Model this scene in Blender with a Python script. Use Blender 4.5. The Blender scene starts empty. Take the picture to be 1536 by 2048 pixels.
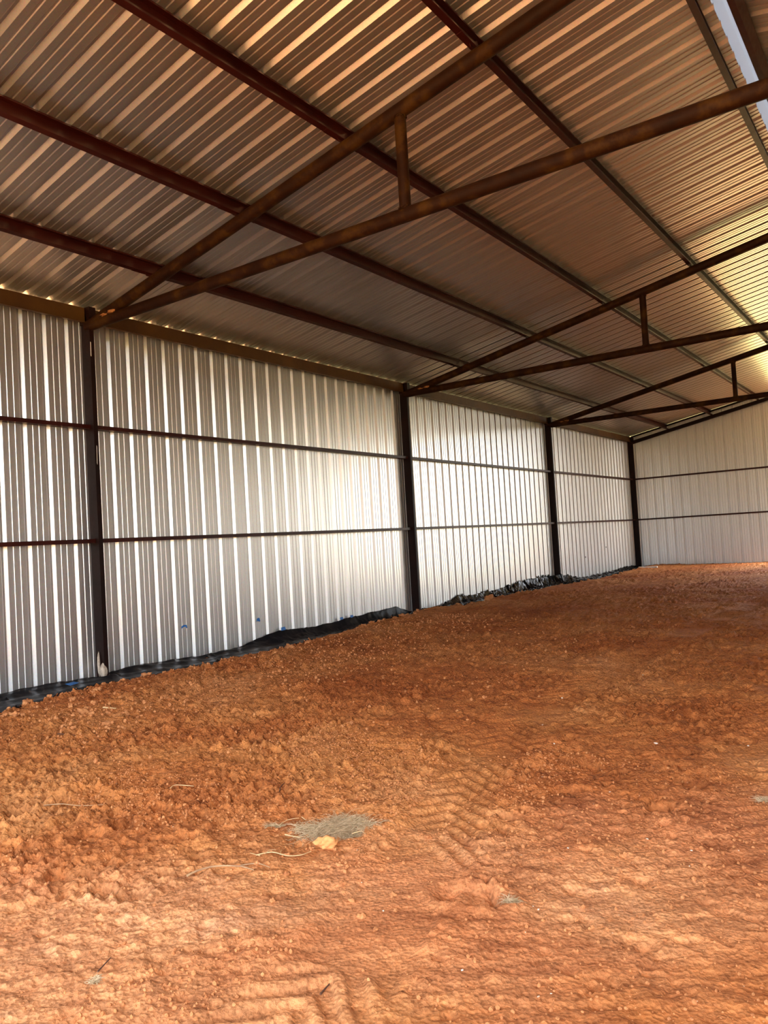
import bpy, bmesh, math, random
import numpy as np
from mathutils import Vector, Matrix
random.seed(7)
SC = bpy.context.scene
COL = SC.collection

# ------------------------------------------------------------ camera
F = Vector((-0.57750394, 0.81555652, 0.0368343)).normalized()
Rv = Vector((0.81345863, 0.57866448, -0.05858732)).normalized()
Uv = Rv.cross(F).normalized()
CAM = Vector((9.0557, 0.0, 1.5303))
cam_data = bpy.data.cameras.new('camera')
cam = bpy.data.objects.new('camera', cam_data)
COL.objects.link(cam)
mw = Matrix(((Rv.x, Uv.x, -F.x, CAM.x), (Rv.y, Uv.y, -F.y, CAM.y), (Rv.z, Uv.z, -F.z, CAM.z), (0, 0, 0, 1)))
cam.matrix_world = mw
cam_data.sensor_fit = 'AUTO'
cam_data.sensor_width = 36
cam_data.lens = 1545 / 2048 * 36
cam_data.clip_end = 800
SC.camera = cam

# ------------------------------------------------------------ daylight
world = bpy.data.worlds.new('sky')
SC.world = world
world.use_nodes = True
wn = world.node_tree.nodes
wl = world.node_tree.links
bg = wn['Background']
sky = wn.new('ShaderNodeTexSky')
sky.sky_type = 'NISHITA'
sky.sun_disc = False
sky.sun_elevation = math.radians(48)
sky.sun_rotation = math.radians(80)
sky.air_density = 1.0
sky.dust_density = 3.0
sky.ozone_density = 1.0
hs = wn.new('ShaderNodeHueSaturation')
hs.inputs['Saturation'].default_value = 0.35
wl.new(sky.outputs[0], hs.inputs['Color'])
wl.new(hs.outputs[0], bg.inputs['Color'])
bg.inputs['Strength'].default_value = 0.7

sun_data = bpy.data.lights.new('sun', 'SUN')
sun_data.energy = 8.5
sun_data.angle = math.radians(0.6)
sun_data.color = (1.0, 0.93, 0.82)
sun = bpy.data.objects.new('sun', sun_data)
COL.objects.link(sun)
sun.location = (40, 20, 40)
sun.rotation_euler = Vector((-0.60, 0.1, -1.0)).to_track_quat('-Z', 'Y').to_euler()

SC.view_settings.view_transform = 'Standard'
SC.view_settings.look = 'None'
SC.view_settings.gamma = 1
SC.view_settings.use_curve_mapping = False
SC.view_settings.exposure = 1.25
try:
    SC.cycles.max_bounces = 12
    SC.cycles.diffuse_bounces = 6
    SC.cycles.glossy_bounces = 6
    SC.cycles.sample_clamp_indirect = 6
except Exception:
    pass

# ------------------------------------------------------------ dimensions
BAY = 7.6432
YA = 6.1775
YF = [YA - BAY, YA, YA + BAY, YA + 2 * BAY, YA + 3 * BAY]     # frame lines, front to back
Y0, YB = YF[0], YF[4]
RX = 7.76            # ridge
SL = 0.1985          # roof slope
ZH = 4.635           # chord centre line at the wall
W2 = 2 * RX
SHEET = 0.275        # roof sheet above the chord line
PITCH = 0.316
ZG1, ZG2 = 1.75, 3.274
YWB = YB + 0.12      # back wall sheet
XWL = -0.12
XWR = W2 + 0.12

# ------------------------------------------------------------ helpers
def tag(o, label=None, cat=None, group=None, kind=None):
    if label: o['label'] = label
    if cat: o['category'] = cat
    if group: o['group'] = group
    if kind: o['kind'] = kind
    return o

def empty(name, loc, label=None, cat=None, group=None):
    o = bpy.data.objects.new(name, None)
    COL.objects.link(o)
    o.location = loc
    o.empty_display_size = 0.2
    return tag(o, label, cat, group)

def link(name, me, mat, parent=None, smooth=False):
    if mat: me.materials.append(mat)
    if smooth:
        me.polygons.foreach_set('use_smooth', [True] * len(me.polygons))
    o = bpy.data.objects.new(name, me)
    COL.objects.link(o)
    if parent:
        o.parent = parent
        o.matrix_parent_inverse = Matrix.Translation(-Vector(parent.location))
    return o

def mesh_obj(name, verts, faces, mat, parent=None, smooth=False):
    me = bpy.data.meshes.new(name)
    me.from_pydata([tuple(v) for v in verts], [], faces)
    me.update()
    return link(name, me, mat, parent, smooth)

class MB:
    def __init__(s): s.v = []; s.f = []; s.sm = []
    def add(s, v, f, smooth=False):
        n = len(s.v)
        s.v += [tuple(p) for p in v]
        s.f += [tuple(i + n for i in q) for q in f]
        s.sm += [smooth] * len(f)
    def prism(s, prof, p0, p1, u, w, closed=True):
        """closed profile [(a,b)] in the (u,w) frame swept from p0 to p1"""
        p0, p1, u, w = Vector(p0), Vector(p1), Vector(u), Vector(w)
        n = len(prof)
        v = [p + u * a + w * b for p in (p0, p1) for a, b in prof]
        f = [(i, (i + 1) % n, n + (i + 1) % n, n + i) for i in range(n if closed else n - 1)]
        if closed: f += [tuple(range(n))[::-1], tuple(range(n, 2 * n))]
        s.add(v, f)
    def box(s, lo, hi):
        x0, y0, z0 = lo; x1, y1, z1 = hi
        s.prism([(x0, z0), (x1, z0), (x1, z1), (x0, z1)], (0, y0, 0), (0, y1, 0), (1, 0, 0), (0, 0, 1))
    def tube(s, pts, radii, seg=16, caps=True):
        pts = [Vector(p) for p in pts]
        if not hasattr(radii, '__len__'): radii = [radii] * len(pts)
        V = []; FF = []
        ref = Vector((0, 0, 1)) if abs((pts[-1] - pts[0]).normalized().z) < 0.9 else Vector((0, 1, 0))
        for i, p in enumerate(pts):
            d = (pts[min(i + 1, len(pts) - 1)] - pts[max(i - 1, 0)]).normalized()
            a = d.cross(ref).normalized(); b = a.cross(d)
            for k in range(seg):
                t = 2 * math.pi * k / seg
                V.append(p + (a * math.cos(t) + b * math.sin(t)) * radii[i])
        for i in range(len(pts) - 1):
            for k in range(seg):
                FF.append((i * seg + k, i * seg + (k + 1) % seg, (i + 1) * seg + (k + 1) % seg, (i + 1) * seg + k))
        s.add(V, FF, True)
        if caps:
            n = len(pts) - 1
            s.add(V[:seg], [tuple(range(seg))]); s.add(V[n * seg:], [tuple(range(seg))[::-1]])
    def build(s, name, mat, parent=None):
        me = bpy.data.meshes.new(name)
        me.from_pydata(s.v, [], s.f)
        me.update()
        bm = bmesh.new(); bm.from_mesh(me); bmesh.ops.recalc_face_normals(bm, faces=bm.faces); bm.to_mesh(me); bm.free()
        me.polygons.foreach_set('use_smooth', s.sm)
        return link(name, me, mat, parent)

def cee(h, fl, t=0.006, lip=0.02):
    """C section: web on a=0 side (facing +a... flanges toward -a), height h on b"""
    return [(0, 0), (0, h), (-fl, h), (-fl, h - lip), (-fl + t, h - lip), (-fl + t, h - t), (-t, h - t), (-t, t), (-fl + t, t), (-fl + t, lip), (-fl, lip), (-fl, 0)]

# numpy noise ------------------------------------------------
def h2(ix, iy, seed):
    n = (ix.astype(np.int64) * 374761393 + iy.astype(np.int64) * 668265263 + seed * 1442695041) & 0xffffffff
    n = ((n ^ (n >> 13)) * 1274126177) & 0xffffffff
    n = (n ^ (n >> 16)) & 0xffffffff
    return n / 4294967295.0

def vnoise(x, y, seed=0):
    ix = np.floor(x); iy = np.floor(y)
    fx = x - ix; fy = y - iy
    fx = fx * fx * fx * (fx * (fx * 6 - 15) + 10); fy = fy * fy * fy * (fy * (fy * 6 - 15) + 10)
    a = h2(ix, iy, seed); b = h2(ix + 1, iy, seed); c = h2(ix, iy + 1, seed); d = h2(ix + 1, iy + 1, seed)
    return (a * (1 - fx) + b * fx) * (1 - fy) + (c * (1 - fx) + d * fx) * fy

def fbm(x, y, oct=4, seed=0, gain=0.5):
    s = 0; a = 1; t = 0
    for i in range(oct):
        s = s + a * (vnoise(x * 2 ** i + 17.3 * i, y * 2 ** i - 9.1 * i, seed + i) * 2 - 1); t += a; a *= gain
    return s / t

def lumps(x, y, seed=0, density=1.0):
    """round bumps, one per cell at random: 0..1"""
    ix = np.floor(x); iy = np.floor(y)
    out = np.zeros_like(x)
    for dx in (-1, 0, 1):
        for dy in (-1, 0, 1):
            cx = ix + dx; cy = iy + dy
            px = cx + 0.15 + 0.7 * h2(cx, cy, seed); py = cy + 0.15 + 0.7 * h2(cx, cy, seed + 1)
            r = 0.18 + 0.42 * h2(cx, cy, seed + 2)
            on = h2(cx, cy, seed + 3) < density
            d2 = ((x - px) ** 2 + (y - py) ** 2) / (r * r)
            out = np.maximum(out, np.where(on & (d2 < 1), np.sqrt(np.maximum(1 - d2, 0)) * r * 2, 0))
    return out

def sstep(a, b, x):
    t = np.clip((x - a) / (b - a), 0, 1)
    return t * t * (3 - 2 * t)

EY = np.array([-3, 3, 4.0, 4.5, 5.4, 6.0, 7.0, 7.6, 8.2, 9.2, 10.4, 11.5, 12.9, 13.5, 13.95, 14.3, 15.2, 16.0, 17.5, 19.5, 20.8, 22.0, 24.3, 27.0, 31])
EX = np.array([1.7, 1.7, 1.5, 1.25, 1.08, 1.1, 1.22, 1.12, 1.22, 1.15, .8, .66, .48, .25, .25, .75, .8, .66, .68, .7, .88, .98, .85, .6, .5])
def edge_x(y):
    return np.interp(y, EY, EX) + 0.10 * (vnoise(y * 2.3, y * 0 + 3, 11) - 0.5) + 0.07 * (vnoise(y * 9, y * 0 + 5, 12) - 0.5)

TRK = [(7.25, 0.5), (7.22, 2.2), (6.95, 3.2), (6.55, 4.3), (6.3, 5.4), (6.15, 7.5), (6.2, 12), (6.6, 20), (7.4, 28)]
def track_off(x, y, sh=0.0):
    ty = np.array([p[1] for p in TRK]); tx = np.array([p[0] for p in TRK])
    return x - np.interp(y, ty, tx) - sh

def ground_h(x, y):
    x = np.asarray(x, float); y = np.asarray(y, float)
    e = x - edge_x(y)
    z = 0.018 * fbm(x * 0.5, y * 0.5, 3, 3) + 0.012 * fbm(x * 1.9, y * 1.9, 3, 5)
    # ridge of loose dirt beside the plastic, trench by the wall
    bank = sstep(-0.16, 0.10, e) * (1 - 0.75 * sstep(0.25, 1.6, e))
    z = z + 0.05 * bank - 0.10 * (1 - sstep(-0.22, -0.02, e))
    loose = sstep(-0.1, 0.05, e) * (1 - 0.6 * sstep(1.5, 4.5, e)) * (1 - 0.3 * sstep(13, 22, y))
    near = sstep(.30, -.35, (x - 5.6) * .72 - (y - 1.9) * .69 + 0.35 * fbm(x * 1.4, y * 1.4, 3, 40))
    rough = np.clip(0.17 + 0.66 * near + 0.35 * loose, 0, 1.1)
    t1 = track_off(x, y); t2 = track_off(x, y, 1.75)
    band1 = sstep(0.27, 0.19, np.abs(t1)); band2 = sstep(0.27, 0.19, np.abs(t2)) * 0.7
    t3 = (x - 8.9 - 0.32 * (y - 2)) * 0.95
    band3 = sstep(0.3, 0.2, np.abs(t3)) * 0.45
    flat = np.maximum(np.maximum(band1, band2), band3)
    rough = rough * (1 - 0.8 * flat)
    patch = 0.35 + 0.65 * sstep(0.35, 0.6, vnoise(x * 1.1, y * 1.1, 21))
    z = z + rough * patch * (0.026 * lumps(x * 7 + .4 * fbm(x * 9, y * 9, 2, 7), y * 7, 31, .36) + 0.022 * lumps(x * 15, y * 15 + .5 * fbm(x * 20, y * 20, 2, 8), 37, .45) + 0.022 * lumps(x * 30, y * 30, 43, .5))
    z = z + rough * 0.024 * fbm(x * 9, y * 9, 4, 51, 0.65)
    z = z + (0.003 + 0.008 * rough) * fbm(x * 26, y * 26, 2, 61, 0.6)
    # ragged shallow scrapes
    ra = x * .81 + y * .58; rb = -x * .58 + y * .81
    sc = fbm(ra * 2.4 + .5 * fbm(x * 2, y * 2, 2, 6), rb * 10, 3, 71)
    z = z + 0.016 * np.abs(sc) * (1 - 0.4 * flat)
    # tyre treads
    wob = 0.05 * fbm(x * 3, y * 3, 2, 81)
    def tread(t, band, s):
        c = np.sin(2 * math.pi * (y + 0.85 * np.abs(t) + wob * s) / 0.14)
        keep = sstep(0.3, 0.55, vnoise(x * 2.1 + 5, y * 2.1, 91))
        return band * keep * 0.020 * sstep(-0.2, 0.7, c)
    z = z - 0.016 * flat + tread(t1, band1, 1) + tread(t2, band2, 1.3) + tread(t3, band3, 1.5)
    # sparse pits left by hooves and boots, and between clods
    z = z - rough * (0.055 * lumps(x * 6.1 + 3, y * 7.3, 131, .10) + 0.05 * lumps(x * 17 + 3, y * 19, 137, .16)) * sstep(14, 9, y)
    # straight gouge beside the hollow
    gx, gy = x - 7.33, y - 3.03
    tt = np.clip((gx * .16 - gy * .17) / .0545, 0, 1)
    gd = np.sqrt((gx - .16 * tt) ** 2 + (gy + .17 * tt) ** 2)
    side = (gx * .17 + gy * .16)
    z = z - 0.022 * sstep(.016, .004, gd) + 0.016 * np.exp(-((gd - .03) / .018) ** 2) * (side > 0)
    # small hollow with a ploughed lip
    dx = (x - 7.36); dy = (y - 2.86)
    q = np.sqrt((dx / 0.17) ** 2 + (dy / 0.10) ** 2)
    z = z - 0.03 * sstep(1.1, 0.6, q) + 0.018 * np.exp(-((q - 1.25) / 0.25) ** 2)
    return z

def gz(x, y):
    return float(ground_h(np.array([x]), np.array([y]))[0])

# ------------------------------------------------------------ materials
def mat(name, color=(.5, .5, .5), rough=.5, metal=0.0):
    m = bpy.data.materials.new(name); m.use_nodes = True
    b = m.node_tree.nodes['Principled BSDF']
    b.inputs['Base Color'].default_value = (*color, 1)
    b.inputs['Roughness'].default_value = rough
    b.inputs['Metallic'].default_value = metal
    return m, m.node_tree.nodes, m.node_tree.links, b

def ramp(nodes, stops):
    r = nodes.new('ShaderNodeValToRGB')
    el = r.color_ramp.elements
    while len(el) < len(stops): el.new(0.5)
    for e, (p, c) in zip(el, stops):
        e.position = p; e.color = (*c, 1) if len(c) == 3 else c
    return r

def noise_node(nodes, links, scale, detail=4, rough=.55, src=None, mapscale=None, dist=0.0):
    n = nodes.new('ShaderNodeTexNoise'); n.inputs['Scale'].default_value = scale
    n.inputs['Detail'].default_value = detail; n.inputs['Roughness'].default_value = rough
    n.inputs['Distortion'].default_value = dist
    if src is None:
        g = nodes.new('ShaderNodeNewGeometry'); src = g.outputs['Position']
    if mapscale:
        mp = nodes.new('ShaderNodeMapping'); mp.inputs['Scale'].default_value = mapscale
        links.new(src, mp.inputs['Vector']); src = mp.outputs[0]
    links.new(src, n.inputs['Vector'])
    return n

def sheet_material(name, axis, base=(.66, .66, .66), r0=.28, r1=.42, metal=.85):
    m, N, L, b = mat(name, base, .35, metal)
    g = N.new('ShaderNodeNewGeometry')
    ms = {'wall': (3, 3, .25), 'roof': (.25, 3, .25)}[axis]
    n = noise_node(N, L, 2.0, 3, .5, g.outputs['Position'], ms)
    mr = N.new('ShaderNodeMapRange'); mr.inputs['To Min'].default_value = r0; mr.inputs['To Max'].default_value = r1
    L.new(n.outputs[0], mr.inputs[0]); L.new(mr.outputs[0], b.inputs['Roughness'])
    # galvalume spangle
    v = N.new('ShaderNodeTexVoronoi'); v.inputs['Scale'].default_value = 90
    L.new(g.outputs['Position'], v.inputs['Vector'])
    mx = N.new('ShaderNodeMixRGB'); mx.blend_type = 'MULTIPLY'; mx.inputs[0].default_value = .12
    mx.inputs[1].default_value = (*base, 1)
    L.new(v.outputs['Color'], mx.inputs[2]); L.new(mx.outputs[0], b.inputs['Base Color'])
    # soft oil canning of the thin sheet
    n2 = noise_node(N, L, 1.0, 2, .4, g.outputs['Position'], {'wall': (2.5, 2.5, .5), 'roof': (.7, 3, .7)}[axis])
    bp = N.new('ShaderNodeBump'); bp.inputs['Strength'].default_value = .3; bp.inputs['Distance'].default_value = .012
    L.new(n2.outputs[0], bp.inputs['Height']); L.new(bp.outputs[0], b.inputs['Normal'])
    return m

M_WALL = sheet_material('galvalume_wall_sheet', 'wall')
M_ROOF = sheet_material('galvalume_roof_sheet', 'roof', r0=.25, r1=.35, metal=.90)
M_EXT = M_WALL

def steel(name, stops, rough=.4, scale=3.0, spec=.5, bump=.1, ms=None):
    m, N, L, b = mat(name, (.1, .03, .02), rough)
    n = noise_node(N, L, scale, 6, .62, None, ms)
    r = ramp(N, stops); L.new(n.outputs[0], r.inputs[0]); L.new(r.outputs[0], b.inputs['Base Color'])
    n3 = noise_node(N, L, scale * 9, 4, .6)
    mr = N.new('ShaderNodeMapRange'); mr.inputs['To Min'].default_value = rough - .1; mr.inputs['To Max'].default_value = rough + .15
    L.new(n3.outputs[0], mr.inputs[0]); L.new(mr.outputs[0], b.inputs['Roughness'])
    bp = N.new('ShaderNodeBump'); bp.inputs['Strength'].default_value = bump; bp.inputs['Distance'].default_value = .004
    L.new(n3.outputs[0], bp.inputs['Height']); L.new(bp.outputs[0], b.inputs['Normal'])
    b.inputs['Specular IOR Level'].default_value = spec
    return m

M_PRIMER = steel('red_oxide_primer', [(0.3, (.020, .002, .0015)), (0.6, (.036, .005, .003)), (0.8, (.055, .012, .005))], .42, 1.6, .22)
M_PIPE = steel('rusty_pipe', [(0.25, (.010, .0025, .0008)), (0.5, (.021, .006, .0012)), (0.66, (.052, .021, .0028)), (0.8, (.016, .0045, .0012))], .6, 4.5, .12, .3)
M_STRUT = steel('rusty_eave_strut', [(0.3, (.045, .017, .004)), (0.55, (.075, .034, .006)), (0.8, (.11, .05, .01))], .5, 1.4, .25)
M_COLUMN = steel('dark_primed_column', [(0.3, (.006, .002, .0015)), (0.6, (.012, .003, .002)), (0.8, (.03, .009, .004))], .5, 2.5, .15)
M_WELD = steel('weld_rust', [(0.3, (.10, .03, .01)), (0.5, (.35, .14, .04)), (0.7, (.55, .26, .09))], .7, 30, .3, .8)
M_CHALK = mat('white_paint_mark', (.75, .73, .70), .8)[0]
M_CONC = steel('pale_concrete', [(0.3, (.35, .27, .20)), (0.6, (.62, .54, .44))], .9, 25, .2, .8)

# ridge cover: translucent white sheet
M_RIDGE, N_, L_, b_ = mat('translucent_ridge_cover', (.8, .82, .84), .5)
b_.inputs['Base Color'].default_value = (.55, .57, .60, 1)
tr = N_.new('ShaderNodeBsdfTranslucent'); tr.inputs['Color'].default_value = (.29, .31, .34, 1)
mxs = N_.new('ShaderNodeMixShader'); mxs.inputs[0].default_value = .5
L_.new(b_.outputs[0], mxs.inputs[1]); L_.new(tr.outputs[0], mxs.inputs[2])
L_.new(mxs.outputs[0], N_['Material Output'].inputs['Surface'])

# dirt
def dirt_material(name, inside=True):
    m, N, L, b = mat(name, (.5, .2, .08), .95)
    g = N.new('ShaderNodeNewGeometry'); P = g.outputs['Position']
    big = noise_node(N, L, .55, 4, .6, P, None, .4)
    r1 = ramp(N, [(0.28, (.44, .145, .042)), (0.45, (.58, .225, .075)), (0.56, (.66, .295, .105)), (0.74, (.76, .40, .19))])
    L.new(big.outputs[0], r1.inputs[0])
    mid = noise_node(N, L, 3.2, 6, .65, P, (1.0, 1.7, 1), .8)
    r2 = ramp(N, [(0.30, (.60, .50, .45)), (0.48, (.95, .93, .90)), (0.6, (1.05, 1.02, .98)), (0.75, (1.22, 1.20, 1.15))])
    L.new(mid.outputs[0], r2.inputs[0])
    mu = N.new('ShaderNodeMixRGB'); mu.blend_type = 'MULTIPLY'; mu.inputs[0].default_value = .8
    L.new(r1.outputs[0], mu.inputs[1]); L.new(r2.outputs[0], mu.inputs[2])
    # pale powdery soil where it was driven on and dug, darker toward the left wall and the far end
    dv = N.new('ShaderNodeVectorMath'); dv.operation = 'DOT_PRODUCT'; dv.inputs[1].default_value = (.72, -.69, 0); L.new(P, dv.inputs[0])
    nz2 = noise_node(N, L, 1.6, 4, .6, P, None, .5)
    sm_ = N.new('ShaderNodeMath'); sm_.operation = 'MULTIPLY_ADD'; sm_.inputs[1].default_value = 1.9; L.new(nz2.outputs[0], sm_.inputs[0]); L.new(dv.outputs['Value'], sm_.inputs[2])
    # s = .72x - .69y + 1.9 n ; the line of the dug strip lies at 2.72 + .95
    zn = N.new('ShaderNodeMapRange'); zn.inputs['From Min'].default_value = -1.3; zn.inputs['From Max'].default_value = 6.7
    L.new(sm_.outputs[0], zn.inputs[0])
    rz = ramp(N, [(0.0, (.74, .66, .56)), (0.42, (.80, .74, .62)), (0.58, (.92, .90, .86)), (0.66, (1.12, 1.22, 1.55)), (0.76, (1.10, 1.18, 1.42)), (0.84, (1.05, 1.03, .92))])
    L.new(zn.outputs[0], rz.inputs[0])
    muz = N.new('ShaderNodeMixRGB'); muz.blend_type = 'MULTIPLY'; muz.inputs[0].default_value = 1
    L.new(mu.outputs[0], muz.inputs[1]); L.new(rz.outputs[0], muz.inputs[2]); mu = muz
    # dragged streaks left by the grader blade
    mrot = N.new('ShaderNodeMapping'); mrot.inputs['Rotation'].default_value = (0, 0, -.62); L.new(P, mrot.inputs['Vector'])
    st = noise_node(N, L, 1.0, 5, .65, mrot.outputs[0], (2.6, 15, 4), .4)
    rs_ = ramp(N, [(0.33, (.62, .52, .46)), (0.5, (1, 1, 1)), (0.68, (1.22, 1.22, 1.2))])
    L.new(st.outputs[0], rs_.inputs[0])
    mus = N.new('ShaderNodeMixRGB'); mus.blend_type = 'MULTIPLY'; mus.inputs[0].default_value = .75
    L.new(mu.outputs[0], mus.inputs[1]); L.new(rs_.outputs[0], mus.inputs[2]); mu = mus
    fine = noise_node(N, L, 42, 5, .7, P, (1, 1, 1))
    r3 = ramp(N, [(0.34, (.45, .38, .33)), (0.5, (1, 1, 1)), (0.68, (1.3, 1.27, 1.22))])  # fine grain; its dark end also paints tiny clod shadows into the colour
    L.new(fine.outputs[0], r3.inputs[0])
    mu2 = N.new('ShaderNodeMixRGB'); mu2.blend_type = 'MULTIPLY'; mu2.inputs[0].default_value = .7
    L.new(mu.outputs[0], mu2.inputs[1]); L.new(r3.outputs[0], mu2.inputs[2])
    # dark humus streaks and pale grit
    v = N.new('ShaderNodeTexVoronoi'); v.inputs['Scale'].default_value = 38
    L.new(P, v.inputs['Vector'])
    rv = ramp(N, [(0.0, (1, 1, 1)), (0.06, (1, 1, 1)), (0.10, (0, 0, 0))])
    L.new(v.outputs['Distance'], rv.inputs[0])
    sp = N.new('ShaderNodeSeparateColor'); L.new(v.outputs['Color'], sp.inputs[0])
    gt = N.new('ShaderNodeMath'); gt.operation = 'GREATER_THAN'; gt.inputs[1].default_value = .955; L.new(sp.outputs[0], gt.inputs[0])
    ml = N.new('ShaderNodeMath'); ml.operation = 'MULTIPLY'; L.new(gt.outputs[0], ml.inputs[0]); L.new(rv.outputs[0], ml.inputs[1])
    mg = N.new('ShaderNodeMixRGB'); mg.inputs[2].default_value = (.85, .70, .50, 1)
    L.new(ml.outputs[0], mg.inputs[0]); L.new(mu2.outputs[0], mg.inputs[1])
    L.new(mg.outputs[0], b.inputs['Base Color'])
    fb = noise_node(N, L, 60, 6, .7, P)
    vb = N.new('ShaderNodeTexVoronoi'); vb.inputs['Scale'].default_value = 55; L.new(P, vb.inputs['Vector'])
    ad = N.new('ShaderNodeMath'); ad.operation = 'ADD'; L.new(fb.outputs[0], ad.inputs[0]); L.new(vb.outputs['Distance'], ad.inputs[1])
    bp = N.new('ShaderNodeBump'); bp.inputs['Strength'].default_value = .75; bp.inputs['Distance'].default_value = .012
    L.new(ad.outputs[0], bp.inputs['Height']); L.new(bp.outputs[0], b.inputs['Normal'])
    b.inputs['Specular IOR Level'].default_value = .25
    b.inputs['Roughness'].default_value = .85
    return m
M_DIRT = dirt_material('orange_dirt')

M_CLOD, N_, L_, b_ = mat('orange_clod', (.55, .24, .09), .95)
n_ = noise_node(N_, L_, 30, 5, .65)
r_ = ramp(N_, [(0.3, (.42, .15, .05)), (0.55, (.58, .25, .09)), (0.75, (.66, .34, .14))]); L_.new(n_.outputs[0], r_.inputs[0]); L_.new(r_.outputs[0], b_.inputs['Base Color'])
bp_ = N_.new('ShaderNodeBump'); bp_.inputs['Strength'].default_value = .7; bp_.inputs['Distance'].default_value = .006
L_.new(n_.outputs[0], bp_.inputs['Height']); L_.new(bp_.outputs[0], b_.inputs['Normal'])
M_LUMP, N_, L_, b_ = mat('yellow_clay_lump', (.80, .42, .15), .95)
n_ = noise_node(N_, L_, 18, 5, .65)
r_ = ramp(N_, [(0.3, (.58, .25, .08)), (0.6, (.76, .37, .13))]); L_.new(n_.outputs[0], r_.inputs[0]); L_.new(r_.outputs[0], b_.inputs['Base Color'])

# outdoor ground: dirt yard near the building, grass beyond
M_YARD, N_, L_, b_ = mat('yard_ground', (.4, .2, .1), .95)
g_ = N_.new('ShaderNodeNewGeometry')
nz = noise_node(N_, L_, .12, 5, .6, g_.outputs['Position'])
sx = N_.new('ShaderNodeVectorMath'); sx.operation = 'DISTANCE'; sx.inputs[1].default_value = (7.76, 9, 0)
L_.new(g_.outputs['Position'], sx.inputs[0])
m1 = N_.new('ShaderNodeMath'); m1.operation = 'MULTIPLY_ADD'; m1.inputs[1].default_value = 16; L_.new(nz.outputs[0], m1.inputs[0]); L_.new(sx.outputs['Value'], m1.inputs[2])
rr = N_.new('ShaderNodeMapRange'); rr.inputs['From Min'].default_value = 30; rr.inputs['From Max'].default_value = 34
L_.new(m1.outputs[0], rr.inputs[0])
mx_ = N_.new('ShaderNodeMixRGB'); mx_.inputs[1].default_value = (.60, .30, .11, 1); mx_.inputs[2].default_value = (.36, .29, .10, 1)
L_.new(rr.outputs[0], mx_.inputs[0]); L_.new(mx_.outputs[0], b_.inputs['Base Color'])

M_PLASTIC, N_, L_, b_ = mat('black_polythene', (.004, .0045, .006), .18)
n_ = noise_node(N_, L_, 9, 4, .6, None, (1, .45, 1), .7)
bp_ = N_.new('ShaderNodeBump'); bp_.inputs['Strength'].default_value = .35; bp_.inputs['Distance'].default_value = .02
L_.new(n_.outputs[0], bp_.inputs['Height']); L_.new(bp_.outputs[0], b_.inputs['Normal'])
b_.inputs['Specular IOR Level'].default_value = .24
M_PLASTIC_DUSTY = M_PLASTIC.copy(); M_PLASTIC_DUSTY.name = 'dusty_black_polythene'
b_ = M_PLASTIC_DUSTY.node_tree.nodes['Principled BSDF']
b_.inputs['Roughness'].default_value = .42; b_.inputs['Specular IOR Level'].default_value = .10; b_.inputs['Base Color'].default_value = (.007, .007, .009, 1)
M_TAPE, N_, L_, b_ = mat('blue_tape', (.015, .13, .42), .6)
n_ = noise_node(N_, L_, 60, 2)
r_ = ramp(N_, [(0.3, (.012, .11, .36)), (0.7, (.02, .17, .52))]); L_.new(n_.outputs[0], r_.inputs[0]); L_.new(r_.outputs[0], b_.inputs['Base Color'])
def organic(name, c0, c1, rough=.8, scale=40):
    m, N, L, b = mat(name, c0, rough)
    n = noise_node(N, L, scale, 4); r = ramp(N, [(.3, c0), (.7, c1)])
    L.new(n.outputs[0], r.inputs[0]); L.new(r.outputs[0], b.inputs['Base Color'])
    return m
M_DRYGRASS = organic('dry_grey_grass', (.40, .29, .15), (.85, .68, .45))
M_DRYGRASS.node_tree.nodes['Principled BSDF'].inputs['Specular IOR Level'].default_value = .1
M_ROOT = organic('pale_root', (.62, .42, .20), (.80, .60, .32))
M_STICK = organic('weathered_stick', (.30, .17, .09), (.62, .42, .22), .8, 12)
M_TWIG = organic('dark_twig', (.07, .03, .02), (.14, .06, .03))
M_CHIP = organic('pale_stone_chip', (.70, .58, .44), (.88, .80, .68), .8)
M_WHITE = organic('white_board', (.75, .74, .72), (.85, .84, .82))
M_HOLE = mat('dark_hole', (.02, .02, .02), .9)[0]

# ------------------------------------------------------------ profiled sheets
def rib_profile(a0, a1, phase, deep=.035, mi=.005, wd=1.0):
    """(along, depth) polyline; depth grows away from the room"""
    out = []
    k = math.floor((a0 - phase) / PITCH) - 1
    pts = []
    while phase + k * PITCH < a1 + PITCH:
        s = phase + k * PITCH
        for u, d in ((0, 0), (.030 * wd, deep), (.030 * wd + .020, deep), (.064 * wd + .020, 0), (.138, 0), (.146, mi), (.158, mi), (.166, 0),
                     (.222, 0), (.230, mi), (.242, mi), (.250, 0)):
            pts.append((s + u, d))
        k += 1
    out = [(a0, 0)] + [p for p in pts if a0 < p[0] < a1] + [(a1, 0)]
    return out

def sheet_mesh(name, prof, rows, mat_, parent=None):
    """rows: list of functions (a, d) -> point; consecutive rows are bridged"""
    n = len(prof); V = []; Fc = []
    for r in rows:
        V += [r(a, d) for a, d in prof]
    for j in range(len(rows) - 1):
        for i in range(n - 1):
            Fc.append((j * n + i, j * n + i + 1, (j + 1) * n + i + 1, (j + 1) * n + i))
    return mesh_obj(name, V, Fc, mat_, parent)

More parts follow.
